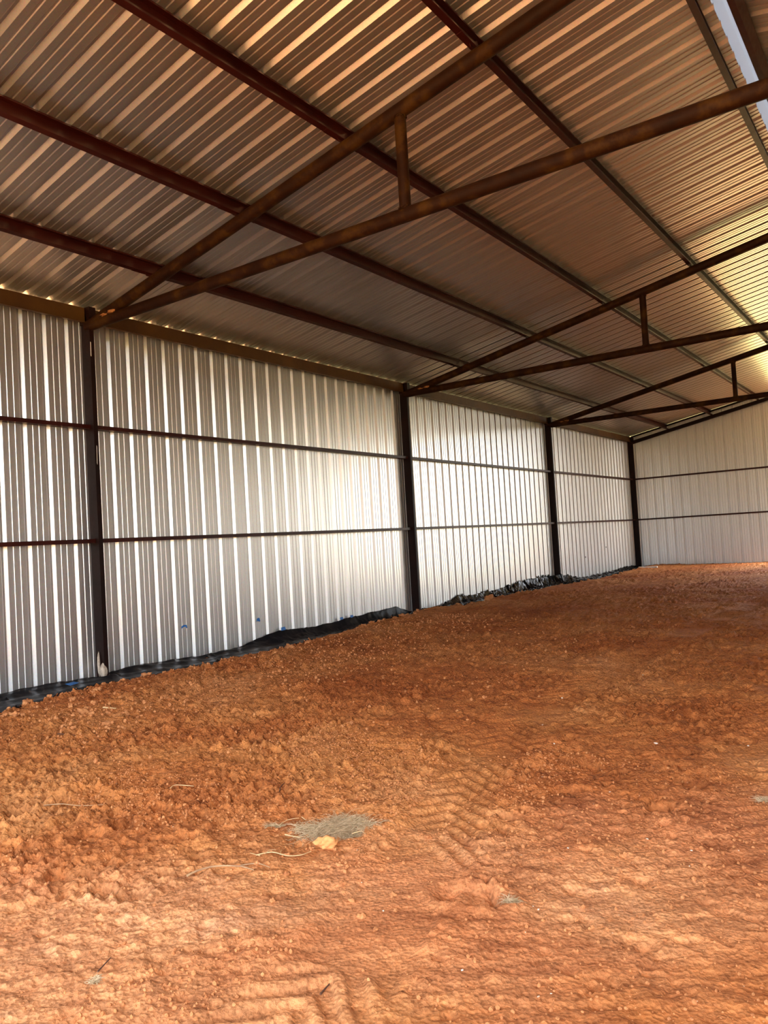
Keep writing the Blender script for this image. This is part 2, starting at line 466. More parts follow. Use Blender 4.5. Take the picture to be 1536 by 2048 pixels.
WALL_PH = 6.883 - .067
ROOF_PH = 8.815 - .040
prof = rib_profile(Y0 - .02, YWB, WALL_PH)
o = sheet_mesh('wall_left', prof, [lambda a, d, z=z: (XWL - d, a, z) for z in (-.25, 4.86)], M_WALL)
tag(o, kind='structure', label='ribbed silver metal sheet wall along the left side', cat='wall')
wall_left = o
DOOR0, DOOR1, DOORH = 5.0, 14.6, 5.6      # wide doorway in the gable wall, out of the photograph to the right
def ztop(x): return ZH + SL * (RX - abs(x - RX)) + SHEET - .02
for xa, xb, z0_ in ((XWL, DOOR0, -.25), (DOOR0, DOOR1, DOORH), (DOOR1, XWR, -.25)):
    xr = [xa] + ([RX] if xa < RX < xb else []) + [xb]
    for q0, q1 in zip(xr[:-1], xr[1:]):
        o = sheet_mesh('wall_back', rib_profile(q0, q1, .05), [lambda a, d: (a, YWB + d, min(z0_, ztop(a) - .1)), lambda a, d: (a, YWB + d, ztop(min(max(a, -.05), W2 + .05)))], M_WALL)
        tag(o, kind='structure', label='ribbed metal gable wall at the far end', cat='wall')
# front gable: sheeted at the near left corner only, open otherwise
for xa, xb, z0_ in ((XWL, 2.4, -.25),):
    o = sheet_mesh('wall_front', rib_profile(xa, xb, .05), [lambda a, d: (a, Y0 - .1 - d, z0_), lambda a, d: (a, Y0 - .1 - d, ztop(min(max(a, -.05), W2 + .05)))], M_WALL)
    tag(o, kind='structure', label='ribbed metal sheet closing the left end of the open front', cat='wall')
# right side: sheeted beside the camera and at the far end, open bay between
RIGHT = [(Y0 - .02, YWB)]
for a, bb in RIGHT:
    o = sheet_mesh('wall_right', rib_profile(a, bb, WALL_PH), [lambda a_, d, z=z: (XWR + d, a_, z) for z in (-.25, 4.86)], M_WALL)
    tag(o, kind='structure', label='ribbed metal wall on the right side', cat='wall')

ceil_l = rib_profile(Y0 - .25, YWB + .25, ROOF_PH, mi=.006, deep=.038, wd=1.0)
XE = -.30
def roofz(x): return ZH + SL * (RX - abs(x - RX)) + SHEET
for nm, xa, xb in (('ceiling', XE, RX - .075), ('ceiling', RX + .10, W2 + .30)):
    xs = [xa + (xb - xa) * i / 5 for i in range(6)]
    o = sheet_mesh(nm, ceil_l, [lambda a, d, x=x: (x, a, roofz(x) + d) for x in xs], M_ROOF)
    tag(o, kind='structure', label='underside of the ribbed metal roof, ' + ('left slope' if xb < RX else 'slope beyond the ridge'), cat='ceiling')

# ridge cover
t = MB()
zr = roofz(RX)
profr = [(-.26, -.26 * SL + .043), (0, .043), (.26, -.26 * SL + .043), (.26, -.26 * SL + .047), (0, .049), (-.26, -.26 * SL + .047)]
t.prism(profr, (RX, Y0 - .25, zr), (RX, YWB + .25, zr), (1, 0, 0), (0, 0, 1))
tag(t.build('ridge_cap', M_RIDGE), 'pale translucent cover strip running along the roof ridge', 'ridge cap')

# ------------------------------------------------------------ purlins, strut, girts
ORD = ['first (lowest)', 'second', 'third', 'fourth', 'fifth (topmost)']
PX = [1.39, 2.935, 4.47, 6.01, 7.625]
up = Vector((-SL, 0, 1)).normalized(); al = Vector((1, 0, SL)).normalized()
def purlin(x, right, label, grp):
    s = -1 if right else 1
    xx = W2 - x if right else x
    if right and x > 7: xx -= .04
    z = ZH + SL * x + .095
    u = Vector((1 * s, 0, SL)).normalized(); w = Vector((-SL * s, 0, 1)).normalized()
    e = empty('roof_purlin', (xx, Y0 - .1, z), label, 'purlin', grp)
    m = MB()
    m.prism([(-.062 - a, b) for a, b in cee(.172, .062)], (xx, Y0 - .1, z), (xx, YWB - .02, z), u if not right else u, w)
    m.build('web_channel', M_PRIMER, e)
    # stitch welds / sag-rod tabs where pieces lap over each frame
    for y in YF[1:4]:
        c = MB()
        c.prism([(-.062, -.006), (.0, -.006), (.0, 0), (-.062, 0)], (xx, y - .28, z), (xx, y + .28, z), u, w)
        c.build('lap_plate', M_PRIMER, e)
    return e
for i, x in enumerate(PX):
    purlin(x, False, 'dark red steel roof purlin, %s of the five on the left slope' % ORD[i], 'purlins under the left roof slope')
for i, x in enumerate(PX):
    if i < 3: continue
    purlin(x, True, ['', '', '', 'dark purlin second from the ridge on the slope beyond it', 'dark purlin just beyond the pale ridge strip'][i], 'purlins beyond the ridge')

def eave_strut(y0, y1, label, right=False):
    s = -1 if right else 1
    X = W2 if right else 0
    m = MB()
    m.prism([(0, 0), (0, .21), (-.075 * s, .21), (-.075 * s, .185), (-.068 * s, .185), (-.068 * s, .203), (-.006 * s, .203), (-.006 * s, .007), (.05 * s, .007), (.05 * s, 0)],
            (X, y0, 4.665), (X, y1, 4.665), (1, 0, 0), (0, 0, 1))
    o = m.build('eave_strut', M_STRUT)
    tag(o, label, 'eave strut', 'eave struts')
BN = ['bay nearest the camera', 'wide bay between first and second column', 'bay between second and third column', 'far bay before the corner']
CN = ['', 'nearest (leftmost)', 'second', 'third', 'corner']
for k in range(4):
    eave_strut(YF[k] + .05, YF[k + 1] - .05, 'rust brown eave beam along the left wall top, ' + BN[k])
for k in range(4):
    eave_strut(YF[k] + .05, YF[k + 1] - .05, 'rust brown eave beam on the right side, bay %s from the front' % ['first', 'second', 'third', 'fourth'][k], True)

def girt(name, p0, p1, inward, label, grp):
    e = empty(name, p0, label, 'girt', grp)
    m = MB()
    # flat-laid channel, its web facing the room
    h = .052; w = .115; t_ = .005
    pr = [(0, 0), (0, h), (-w, h), (-w, h - t_), (-t_, h - t_), (-t_, t_), (-w, t_), (-w, 0)]
    m.prism(pr, p0, p1, inward, (0, 0, 1))
    m.build('channel', M_PRIMER, e)
    d = (Vector(p1) - Vector(p0)).normalized()
    for q, sgn in ((Vector(p0), 1), (Vector(p1), -1)):
        c = MB(); a = q + d * sgn * .002
        c.prism([(.003, -.004), (.003, h + .004), (-w, h + .004), (-w, -.004)], a, a + d * sgn * .012, inward, (0, 0, 1))
        c.build('end_plate', M_PRIMER, e)
    return e
for k in range(4):
    for z, nm in ((ZG1, 'lower'), (ZG2, 'upper')):
        girt('wall_girt', (0, YF[k] + .032, z - .026), (0, YF[k + 1] - .032, z - .026), (1, 0, 0),
             'thin dark %s rail across the left wall, %s' % (nm, BN[k]), 'rails on the left wall')
for z, nm in ((ZG1, 'lower'), (ZG2, 'upper')):
    girt('wall_girt', (.07, YB, z - .026), (5.1, YB, z - .026), (0, -1, 0), 'thin dark %s rail across the far gable wall' % nm, 'rails on the far wall')

# ------------------------------------------------------------ columns
def column(y, label, right=False, mark=None):
    s = -1 if right else 1
    X = W2 if right else 0
    e = empty('steel_column', (X, y, -.15), label, 'column', 'columns along the ' + ('right' if right else 'left') + ' wall')
    m = MB()
    w = .064; d0, d1 = -.118, .066
    # cee column, web toward the front, lips at both flanges
    t_ = .006
    pr = [(d0 * s, -w / 2), (d1 * s, -w / 2), (d1 * s, w / 2), ((d1 - .022) * s, w / 2), ((d1 - .022) * s, w / 2 - t_), ((d1 - t_) * s, w / 2 - t_),
          ((d1 - t_) * s, -w / 2 + t_), ((d0 + t_) * s, -w / 2 + t_), ((d0 + t_) * s, w / 2 - t_), ((d0 + .022) * s, w / 2 - t_), ((d0 + .022) * s, w / 2), (d0 * s, w / 2)]
    m.prism(pr, (X, y, -.25), (X, y, ZH + .02), (1, 0, 0), (0, 1, 0))
    m.build('shaft', M_COLUMN, e)
    c = MB(); c.box((X + min(-.118 * s, .10 * s), y - .05, ZH + .02), (X + max(-.118 * s, .10 * s), y + .05, ZH + .24)); 
    c.build('top_bracket', M_COLUMN, e)
    b = MB(); b.box((X - .13, y - .08, -.18), (X + .13, y + .08, -.165)); b.build('base_plate', M_COLUMN, e)
    return e
cols = []
for k in range(0, 5):
    lab = ['dark steel column at the open front corner', 'dark steel column nearest the camera, its foot patched with pale concrete',
           'dark steel column second along the left wall, standing bare in the dirt', 'dark steel column third along the left wall, behind crumpled plastic', 'dark steel column in the far corner of the shed'][k]
    cols.append(column(YF[k], lab))
for k in range(0, 5):
    cols.append(column(YF[k], 'dark steel column on the right side, %s from the front' % ['first', 'second', 'third', 'fourth', 'fifth'][k], True))
# marks on the first column
e = cols[1]
m = MB(); m.prism([(0, 0), (.012, 0), (.010, .20), (.003, .19)], (.067, YA - .034, 4.22), (.067, YA - .030, 4.22), (1, 0, 0), (0, 0, 1))
m = MB(); m.prism([(-.030, 4.22), (-.020, 4.21), (-.018, 4.40), (-.028, 4.41)], (0.0661, YA, 0), (.0675, YA, 0), (0, 1, 0), (0, 0, 1)); m.build('paint_mark', M_CHALK, e)['label'] = 'short white paint mark near the top'
m = MB()
m.prism([(-.008, 2.78), (-.001, 2.76), (.004, 3.0), (-.003, 3.02)], (0.0661, YA, 0), (.0675, YA, 0), (0, 1, 0), (0, 0, 1)); m.build('paint_mark', M_CHALK, e)['label'] = 'thin chalk scratch below the upper rail'
def blob(name, c, r, mat_, parent=None, seed=0, sub=3, amp=.35, freq=3.0):
    bm = bmesh.new(); bmesh.ops.create_icosphere(bm, subdivisions=sub, radius=1)
    rnd = random.Random(seed); ph = [rnd.uniform(0, 9) for _ in range(6)]
    for v in bm.verts:
        p = v.co.normalized()
        k = 1 + amp * (math.sin(p.x * freq + ph[0]) * math.sin(p.y * freq * 1.3 + ph[1]) + .5 * math.sin(p.z * freq * 2.1 + ph[2]) * math.sin(p.x * freq * 2.7 + ph[3]) + .3 * math.sin(p.y * freq * 4.3 + ph[4]) * math.sin(p.z * freq * 3.9 + ph[5]))
        v.co = Vector((p.x * r[0] * k, p.y * r[1] * k, p.z * r[2] * k))
    me = bpy.data.meshes.new(name); bm.to_mesh(me); bm.free()
    for v in me.vertices: v.co += Vector(c)
    return link(name, me, mat_, parent, True)
o = blob('concrete_patch', (.04, YA - .035, .03), (.055, .045, .10), M_CONC, e, 4, 3, .16, 3); o['label'] = 'lumpy pale concrete smeared on the foot'
o = blob('concrete_patch', (-.03, YA - .05, .12), (.018, .018, .15), M_CONC, e, 9, 3, .15, 3); o['label'] = 'thin pale concrete run up the edge'

# ------------------------------------------------------------ trusses
def chz(x): return ZH + SL * (RX - abs(x - RX))
TN = ['', 'nearest the camera, crossing the whole view', 'second from the camera', 'third from the camera']
def truss(k):
    y = YF[k]
    e = empty('roof_truss', (0, y, ZH), 'rusty pipe roof truss ' + ('over the open front' if k == 0 else TN[k]), 'roof truss', 'pipe roof trusses')
    for s, X in ((1, 0), (-1, W2)):
        m = MB(); pts = [(X + s * (.02 + (RX - .02) * i / 6), y, chz(.02 + (RX - .02) * i / 6)) for i in range(7)]
        m.tube(pts, .073, 24); m.build('top_chord', M_PIPE, e)
    m = MB(); m.tube([(-.02 + (W2 + .04) * i / 12, y, ZH) for i in range(13)], .070, 24); m.build('bottom_chord', M_PIPE, e)
    for X in (5.142, W2 - 5.142):
        m = MB(); m.tube([(X, y, ZH + .05), (X, y, chz(X) - .05)], .057, 20); m.build('post', M_PIPE, e)
        for z, r in ((ZH + .067, .062), (chz(X) - .072, .062)):
            w = MB(); n = 24
            w.tube([(X + r * math.cos(2 * math.pi * i / n), y + r * math.sin(2 * math.pi * i / n), z + .010 * math.sin(i * 2.3) + .004 * math.cos(2 * math.pi * i / n)) for i in range(n + 1)], .007, 6, False)
            w.build('weld_bead', M_PIPE, e)
    for s, X in ((1, .42), (-1, W2 - .42)):
        for q in range(2):
            o = blob('weld_patch', (X + s * q * .16, y - .05, ZH + .055 + .01 * q), (.075, .03, .022), M_WELD, e, 3 + q, 2, .4, 5)
    for i, x in enumerate(PX):
        for s in (1, -1):
            xx = x if s > 0 else W2 - x
            z = chz(x)
            w = Vector((-SL * s, 0, 1)).normalized(); u = Vector((s, 0, SL)).normalized()
            c = MB()
            P = Vector((xx, y, z)) 
            # gusset tab standing on the chord beside the purlin
            V = [P + w * .05 + u * -.004 + Vector((0, -.10, 0)), P + w * .05 + u * -.004 + Vector((0, .10, 0)), P + w * .22 - u * .004 + Vector((0, .10, 0)), P + w * .10 - u * .004 + Vector((0, -.10, 0))]
            V2 = [q + u * -.006 for q in V]
            c.add(V + V2, [(0, 1, 2, 3), (7, 6, 5, 4), (0, 4, 5, 1), (1, 5, 6, 2), (2, 6, 7, 3), (3, 7, 4, 0)])
            c.build('purlin_clip', M_PRIMER, e)
    return e
for k in range(0, 4): truss(k)

# gable frame: sloping rafter under the purlins and the rake angle under the sheet
e = empty('gable_rafter', (0, YB, ZH), 'dark sloping rafter along the top of the far gable wall', 'rafter')
for s, X in ((1, 0), (-1, W2)):
    m = MB(); m.prism([(-.05, -.045), (.05, -.045), (.05, .075), (-.05, .075)], (X + .0 * s, YB, ZH), (RX, YB, chz(RX)), (0, 1, 0), (0, 0, 1)); m.build('beam', M_COLUMN, e)
e = empty('rake_angle', (0, YWB, ZH), 'thin dark rake angle close under the roof at the far wall', 'trim angle')
for s, X in ((1, 0), (-1, W2)):
    m = MB(); m.prism([(-.075, .20), (-.069, .20), (-.069, .258), (0, .258), (0, .266), (-.075, .266)], (X, YWB - .01, ZH), (RX, YWB - .01, chz(RX)), (0, 1, 0), (0, 0, 1)); m.build('angle', M_COLUMN, e)

# screws / holes in the far bay of the left wall
for (y, z) in ((24.0, .62), (25.97, .86)):
    m = MB(); m.prism([(.03 * math.cos(a * math.pi / 4), .03 * math.sin(a * math.pi / 4)) for a in range(8)], (XWL + .001, y, z), (XWL + .006, y, z), (0, 1, 0), (0, 0, 1))
    o = m.build('punched_hole', M_HOLE, wall_left); o['label'] = 'small dark hole in the sheet'

# ------------------------------------------------------------ ground
def lines(segs):
    out = [segs[0][0]]
    for a, b, d in segs:
        n = max(1, int(round((b - a) / d)))
        out += [a + (b - a) * (i + 1) / n for i in range(n)]
    return np.array(out)
xs = lines([(-.16, .4, .04), (.4, 4.0, .02), (4.0, 9.0, .0115), (9.0, 10.5, .04), (10.5, 15.7, .2)])
ys = lines([(-2.0, 1.0, .15), (1.0, 5.2, .0115), (5.2, 7.5, .018), (7.5, 12, .03), (12, 18, .05), (18, 29.3, .09)])
GX, GY = np.meshgrid(xs, ys)
GZ = ground_h(GX, GY)
nv = GX.size
me = bpy.data.meshes.new('floor')
me.vertices.add(nv)
me.vertices.foreach_set('co', np.stack([GX, GY, GZ], -1).astype(np.float32).ravel())
ny, nx = GX.shape
idx = np.arange(nv).reshape(ny, nx)
quads = np.stack([idx[:-1, :-1], idx[:-1, 1:], idx[1:, 1:], idx[1:, :-1]], -1).reshape(-1, 4)
nf = len(quads)
me.loops.add(nf * 4); me.polygons.add(nf)
me.loops.foreach_set('vertex_index', quads.ravel().astype(np.int32))
me.polygons.foreach_set('loop_start', (np.arange(nf) * 4).astype(np.int32))
me.update(calc_edges=True)
me.polygons.foreach_set('use_smooth', np.ones(nf, bool))
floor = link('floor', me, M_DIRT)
tag(floor, kind='structure', label='bare orange dirt floor with ruts and tyre treads', cat='floor')
S = 150
m = MB(); V = [(-S, -S, -.12), (S, -S, -.12), (S, S, -.12), (-S, S, -.12)]
hx0, hx1, hy0, hy1 = -.16, 15.7, -2.0, 29.3
ring = [(-S, -S), (S, -S), (S, S), (-S, S)]; hole = [(hx0, hy0), (hx1, hy0), (hx1, hy1), (hx0, hy1)]
V = [(x, y, -.02) for x, y in ring + hole]
o = mesh_obj('ground', V, [(i, (i + 1) % 4, 4 + (i + 1) % 4, 4 + i) for i in range(4)], M_YARD)
tag(o, kind='structure', label='open yard outside the shed', cat='ground')

# ------------------------------------------------------------ black plastic along the wall
TY = np.array([3, 4.8, 5.4, 6.1, 6.6, 7.3, 8.0, 8.7, 9.1, 9.65, 10.6, 12.1, 13.2, 13.6, 14.0, 14.9, 15.3, 15.7, 16.4, 17.5, 18.6, 19.2, 19.6, 21.2, 22.2, 22.9, 23.7, 25, 26.7, 28.2, 28.9])
TZ = np.array([.0, -.01, -.02, -.04, -.01, -.02, -.05, -.04, .03, .11, .06, .11, .14, .0, -.05, -.04, .03, .14, .09, .11, .13, .18, .23, .21, .16, .06, -.04, -.02, .03, .07, .05])
def plastic(y0, y1, label, crumple, seed, pm=None):
    n = int((y1 - y0) / .018); mth = 44
    yy, tt = np.meshgrid(np.linspace(y0, y1, n), np.linspace(0, 1, mth))
    yj = yy + .03 * fbm(tt * 5, yy * 3, 2, seed)
    top = np.interp(yy, TY, TZ) + .02 * fbm(yy * 3.1, yy * 0 + 2, 3, seed + 1)
    ex = edge_x(yy) + .06
    xa = np.full(yy.shape, XWL + .02)
    for yc in YF[1:4]: xa = xa + .21 * sstep(.11, .06, np.abs(yy - yc))
    # across: down the wall, over the trench floor, then under the dirt bank
    x = xa + .03 * np.sin(tt * 7) * 0 + (ex - xa) * sstep(.0, 1.0, tt) ** 1.0
    gzv = ground_h(np.minimum(x, ex), yy)
    fl = -.075 + .02 * fbm(x * 2, yy * 1.1, 2, seed + 2)
    z = top * (1 - sstep(0, .28, tt)) + fl * sstep(0, .28, tt) + .03 * sstep(.7, .95, tt)
    amp = crumple * np.interp(yy, [4, 8.7, 9.4, 11.5, 13, 15, 17, 19, 21.5, 23, 29], [.25, .35, .6, .7, 1.0, .8, 1.1, 1.5, 1.4, .7, .6])
    w1 = 1 - np.abs(fbm(x * 3.2 + yy * .9, yy * 2.4 - x * .8, 3, seed + 4)) * 2
    w2 = 1 - np.abs(fbm(x * 8 - yy * 3, yy * 6 + x * 3, 3, seed + 6)) * 2
    env = sstep(-.05, .12, tt) * (1 - .8 * sstep(.88, 1, tt))
    z = z + amp * env * (.045 * np.clip(w1, -.5, 1) ** 2 + .020 * np.clip(w2, -.6, 1) ** 3)
    # long folds following the wall
    z = z + env * .022 * (1 - np.abs(np.sin((x - .18 * np.sin(yy * .9) - .1 * yy) * 9)))
    # buried at the bank
    z = np.where(tt > .93, np.minimum(z, gzv - .004 + (1 - tt) * .25), np.maximum(z, np.where(x < ex - .16, -.105, -.2)))
    z = np.maximum(z, np.where(tt < .9, ground_h(x, yy) + .006, -1))
    nvx = yy.size; idx = np.arange(nvx).reshape(yy.shape)
    fq = np.stack([idx[:-1, :-1], idx[:-1, 1:], idx[1:, 1:], idx[1:, :-1]], -1).reshape(-1, 4)
    me = bpy.data.meshes.new('plastic_sheeting')
    me.from_pydata(np.stack([x, yy, z], -1).reshape(-1, 3).tolist(), [], fq.tolist())
    me.update()
    o = link('plastic_sheeting', me, pm or M_PLASTIC, None, True)
    sm = o.modifiers.new('thickness', 'SOLIDIFY'); sm.thickness = .0015; sm.offset = -1
    tag(o, label, 'plastic sheeting', 'black plastic along the left wall')
    return o
plastic(3.2, 13.72, 'black plastic sheet tucked between dirt and left wall, stretch before the second column', .9, 100, M_PLASTIC_DUSTY)
plastic(13.95, 28.95, 'crumpled glossy black plastic sheet along the wall beyond the second column', 1.7, 200)

# ------------------------------------------------------------ blue tape
def tape(pts, label, thick=.002):
    m = MB(); n = len(pts)
    P = [Vector(p) for p in pts]
    nrm = (P[1] - P[0]).cross(P[2] - P[0]).normalized() * thick
    if nrm.x < 0: nrm = -nrm
    m.add(P + [p + nrm for p in P], [tuple(range(n)), tuple(range(2 * n - 1, n - 1, -1))] + [(i, (i + 1) % n, n + (i + 1) % n, n + i) for i in range(n)])
    return tag(m.build('tape_piece', M_TAPE), label, 'tape', 'scraps of blue tape')
xw = XWL + .003
def wtape(y, z, w, h, label, arch=True):
    pts = [(xw, y - w * .5, z - h * .45), (xw, y - w * .42, z + h * .25), (xw, y - w * .1, z + h * .5), (xw, y + w * .35, z + h * .4), (xw, y + w * .5, z - h * .4), (xw, y + w * .28, z - h * .45), (xw, y + w * .15, z + (.0 if arch else -.45) * h), (xw, y - w * .2, z - h * .1)]
    return tape(pts, label)
wtape(7.65, .425, .115, .055, 'arched scrap of blue tape stuck highest on the left wall, left of the others')
wtape(9.19, .345, .085, .07, 'small square of blue tape on the wall above the plastic', False)
def ptape(y, z, w, h, label, x=XWL + .06):
    pts = [(x, y - w / 2, z - h / 2), (x - .01, y - w * .45, z + h * .4), (x - .01, y + w * .4, z + h / 2), (x, y + w / 2, z - h * .4)]
    return tape(pts, label, .004)
ptape(9.72, .135, .11, .06, 'blue tape on the raised peak of the plastic edge')
ptape(11.31, .125, .09, .05, 'left one of two blue tapes on the plastic edge before the second column')
ptape(11.62, .13, .09, .05, 'right one of two blue tapes on the plastic edge before the second column')
tape([(.62, 5.30, .035), (.60, 5.42, .045), (.50, 5.42, .05), (.51, 5.30, .045)], 'blue tape lying low on the plastic in the near left corner', .004)

# ------------------------------------------------------------ loose things on the dirt
def copy_of(src, name, loc, rot, sc):
    o = src.copy(); COL.objects.link(o); o.name = name
    o.location = loc; o.rotation_euler = rot; o.scale = sc
    return o
protos = []
for s in range(6):
    p = blob('dirt_clod', (0, 0, 0), (1, 1, .8), M_CLOD, None, 50 + s, 3, .42, 3.6)
    protos.append(p)
used = [False] * 6
def place_clod(x, y, r, label, grp):
    i = random.randrange(6)
    loc = (x, y, gz(x, y) + r * .12); rot = (random.uniform(-.4, .4), random.uniform(-.4, .4), random.uniform(0, 6.28))
    sc = (r * random.uniform(.7, 1.4), r * random.uniform(.7, 1.1), r * random.uniform(.55, .9))
    if not used[i]:
        used[i] = True; o = protos[i]; o.location = loc; o.rotation_euler = rot; o.scale = sc
    else:
        o = copy_of(protos[i], 'dirt_clod', loc, rot, sc)
    tag(o, label, 'dirt clod', grp)
y = 3.9
while y < 27:
    ex = float(edge_x(np.array([y]))[0])
    place_clod(ex + random.uniform(.0, .14), y, random.uniform(.015, .05), 'rounded clod of orange dirt on the bank edge beside the black plastic', 'clods along the plastic edge')
    y += random.uniform(.10, .34) * (1 + .05 * y)
for _ in range(34):
    place_clod(random.gauss(6.6, .35), random.gauss(2.75, .3), random.uniform(.008, .02), 'small crumbly clod of orange dirt around the dry grass patch', 'clods around the dry grass')
for _ in range(26):
    place_clod(random.uniform(1.5, 3.0), random.uniform(3.9, 5.2), random.uniform(.015, .045), 'loose clod of orange dirt in the rough heap at the left edge', 'clods in the heap at the left')
place_clod(.66 + .12, 15.55, .11, 'large orange dirt clod resting on the black plastic beyond the second column', 'large clods on the plastic')
place_clod(1.28, 8.38, .075, 'large orange dirt clod on the bank under the tape-topped plastic peak', 'large clods on the plastic')

# yellow clay lump in front of the grass
o = blob('clay_lump', (0, 0, 0), (.052, .036, .028), M_LUMP, None, 77, 4, .33, 2.6)
o.location = (6.47, 2.985, gz(6.47, 2.985) + .022); o.rotation_euler = (0, 0, .75)
tag(o, 'fist-sized pale yellow-orange clay lump in front of the dry grass', 'clay lump')
# fine crumbs: nobody could count them
rs = np.random.RandomState(5)
def crumbs(name, n, xr, yr, smin, smax, mat_, label, dens):
    base = bmesh.new(); bmesh.ops.create_icosphere(base, subdivisions=1, radius=1)
    bv = np.array([v.co[:] for v in base.verts]); base.verts.ensure_lookup_table()
    bf = np.array([[v.index for v in f.verts] for f in base.faces]); base.free()
    x = rs.uniform(*xr, n * 3); y = rs.uniform(*yr, n * 3)
    k = dens(x, y) > rs.rand(n * 3); x = x[k][:n]; y = y[k][:n]; n = len(x)
    s = smin + (smax - smin) * rs.rand(n) ** 3
    z = ground_h(x, y) + s * .35
    V = bv[None] * (1 + .35 * (rs.rand(n, len(bv), 1) - .5)) * s[:, None, None] * (0.7 + .6 * rs.rand(n, 1, 3))
    V = V + np.stack([x, y, z], -1)[:, None, :]
    Fc = bf[None] + (np.arange(n) * len(bv))[:, None, None]
    me = bpy.data.meshes.new(name); me.from_pydata(V.reshape(-1, 3).tolist(), [], Fc.reshape(-1, 3).tolist()); me.update()
    tag(link(name, me, mat_), label, 'soil crumbs', None, 'stuff')
def dn(x, y):
    return np.clip(.15 + 1.1 * sstep(.42, .62, vnoise(x * 1.6, y * 1.6, 300)) * (1 - .8 * sstep(6.6, 7.6, x)), 0, 1) * (1 - .8 * sstep(.3, .15, np.abs(track_off(x, y))))
crumbs('soil_crumbs', 12000, (4.2, 8.6), (1.2, 5.0), .002, .009, M_CLOD, 'fine orange soil crumbs strewn over the near floor', dn)
crumbs('soil_crumbs', 6000, (1.0, 6.0), (3.4, 13.0), .004, .018, M_CLOD, 'coarser orange soil crumbs in front of the left bank', lambda x, y: np.clip(1.2 * (1 - sstep(.8, 3.2, x - edge_x(y))), .12, 1) * (x > edge_x(y)))

# pale stone chips
chip = None
for i in range(46):
    x = random.uniform(6.2, 8.9); yv = random.uniform(1.9, 6.5) if i < 34 else random.uniform(6.5, 12)
    r = random.uniform(.003, .007) * (1 if yv < 5 else 1.8)
    if chip is None:
        chip = blob('stone_chip', (0, 0, 0), (1, .7, .5), M_CHIP, None, 5, 1, .3, 3); o = chip
        o.location = (x, yv, gz(x, yv) + r * .4); o.rotation_euler = (0, 0, 1); o.scale = (r, r, r)
    else:
        o = copy_of(chip, 'stone_chip', (x, yv, gz(x, yv) + r * .4), (random.uniform(-.4, .4), 0, random.uniform(0, 6.28)), (r * random.uniform(.7, 2), r, r))
    tag(o, 'tiny pale stone chip scattered on the orange dirt', 'stone chip', 'pale stone chips')

# pixel -> ground position helper for the small litter
def at(px, py, z=.02):
    v = F + Rv * ((px - 768) / 1545) + Uv * ((1024 - py) / 1545)
    s = (z - CAM.z) / v.z
    p = CAM + v * s
    return (p.x, p.y)

# dry grass
def grass(name, cx, cy, ax, ay, ang, n, length, seed, label, lift=1.0):
    rd = random.Random(seed); m = MB()
    ca, sa = math.cos(ang), math.sin(ang)
    cl = [(rd.gauss(0, .42), rd.gauss(0, .42)) for _ in range(max(5, min(24, n // 60)))]
    for i in range(n):
        c = rd.choice(cl)
        a = c[0] + rd.gauss(0, .13); b = c[1] + rd.gauss(0, .13)
        x = cx + ax * a * ca - ay * b * sa; y = cy + ax * a * sa + ay * b * ca
        z = gz(x, y) if n < 400 else None
        L = length * rd.uniform(.4, 1.2); th = rd.gauss(.4, 1.4); el = rd.uniform(.15, 1.1) * lift
        curl = rd.uniform(-2.5, 2.5)
        pts = [Vector((x, y, 0))]
        for s in range(4):
            th += curl * .25; el -= .28
            pts.append(pts[-1] + Vector((math.cos(th) * math.cos(el), math.sin(th) * math.cos(el), math.sin(el))) * L / 4)
        m.v_start = len(m.v)
        pp.append((m, pts, rd.uniform(.0005, .0011)))
    return m, label, name
def build_grass(*a, **k):
    global pp
    pp = []
    m, label, name = grass(*a, **k)
    X = np.array([[p.x for p in q[1]] for q in pp]); Y = np.array([[p.y for p in q[1]] for q in pp]); Zr = np.array([[p.z for p in q[1]] for q in pp])
    G = ground_h(X, Y) + .002; base = G[:, :1]
    Z = np.maximum(base + Zr, G)
    for i, q in enumerate(pp):
        w = q[2]
        m.tube([(X[i, j], Y[i, j], Z[i, j]) for j in range(5)], [w * 1.4, w * 1.3, w, w * .8, w * .3], 3, False)
    o = m.build(name, M_DRYGRASS)
    tag(o, label, 'dry grass', None)
    return o
build_grass('dry_grass_patch', 6.33, 3.17, .23, .14, .62, 3000, .10, 1, 'matted patch of grey dry grass on the near dirt floor')
build_grass('grass_tuft', 7.53, 2.875, .03, .018, .4, 130, .055, 2, 'small grey grass tuft at the rim of the dug hollow')
build_grass('root_tuft', 6.02, 3.06, .045, .03, .6, 350, .05, 3, 'small greyish tuft of dead fibres left of the grass patch')

build_grass('grass_tuft', 8.21, 4.61, .05, .03, .5, 160, .06, 6, 'small grey-green grass tuft at the right edge of the floor')
build_grass('root_tuft', at(187, 1962)[0], at(187, 1962)[1], .022, .014, .5, 130, .03, 8, 'tiny grey tuft of fibres at the bottom left of the floor')

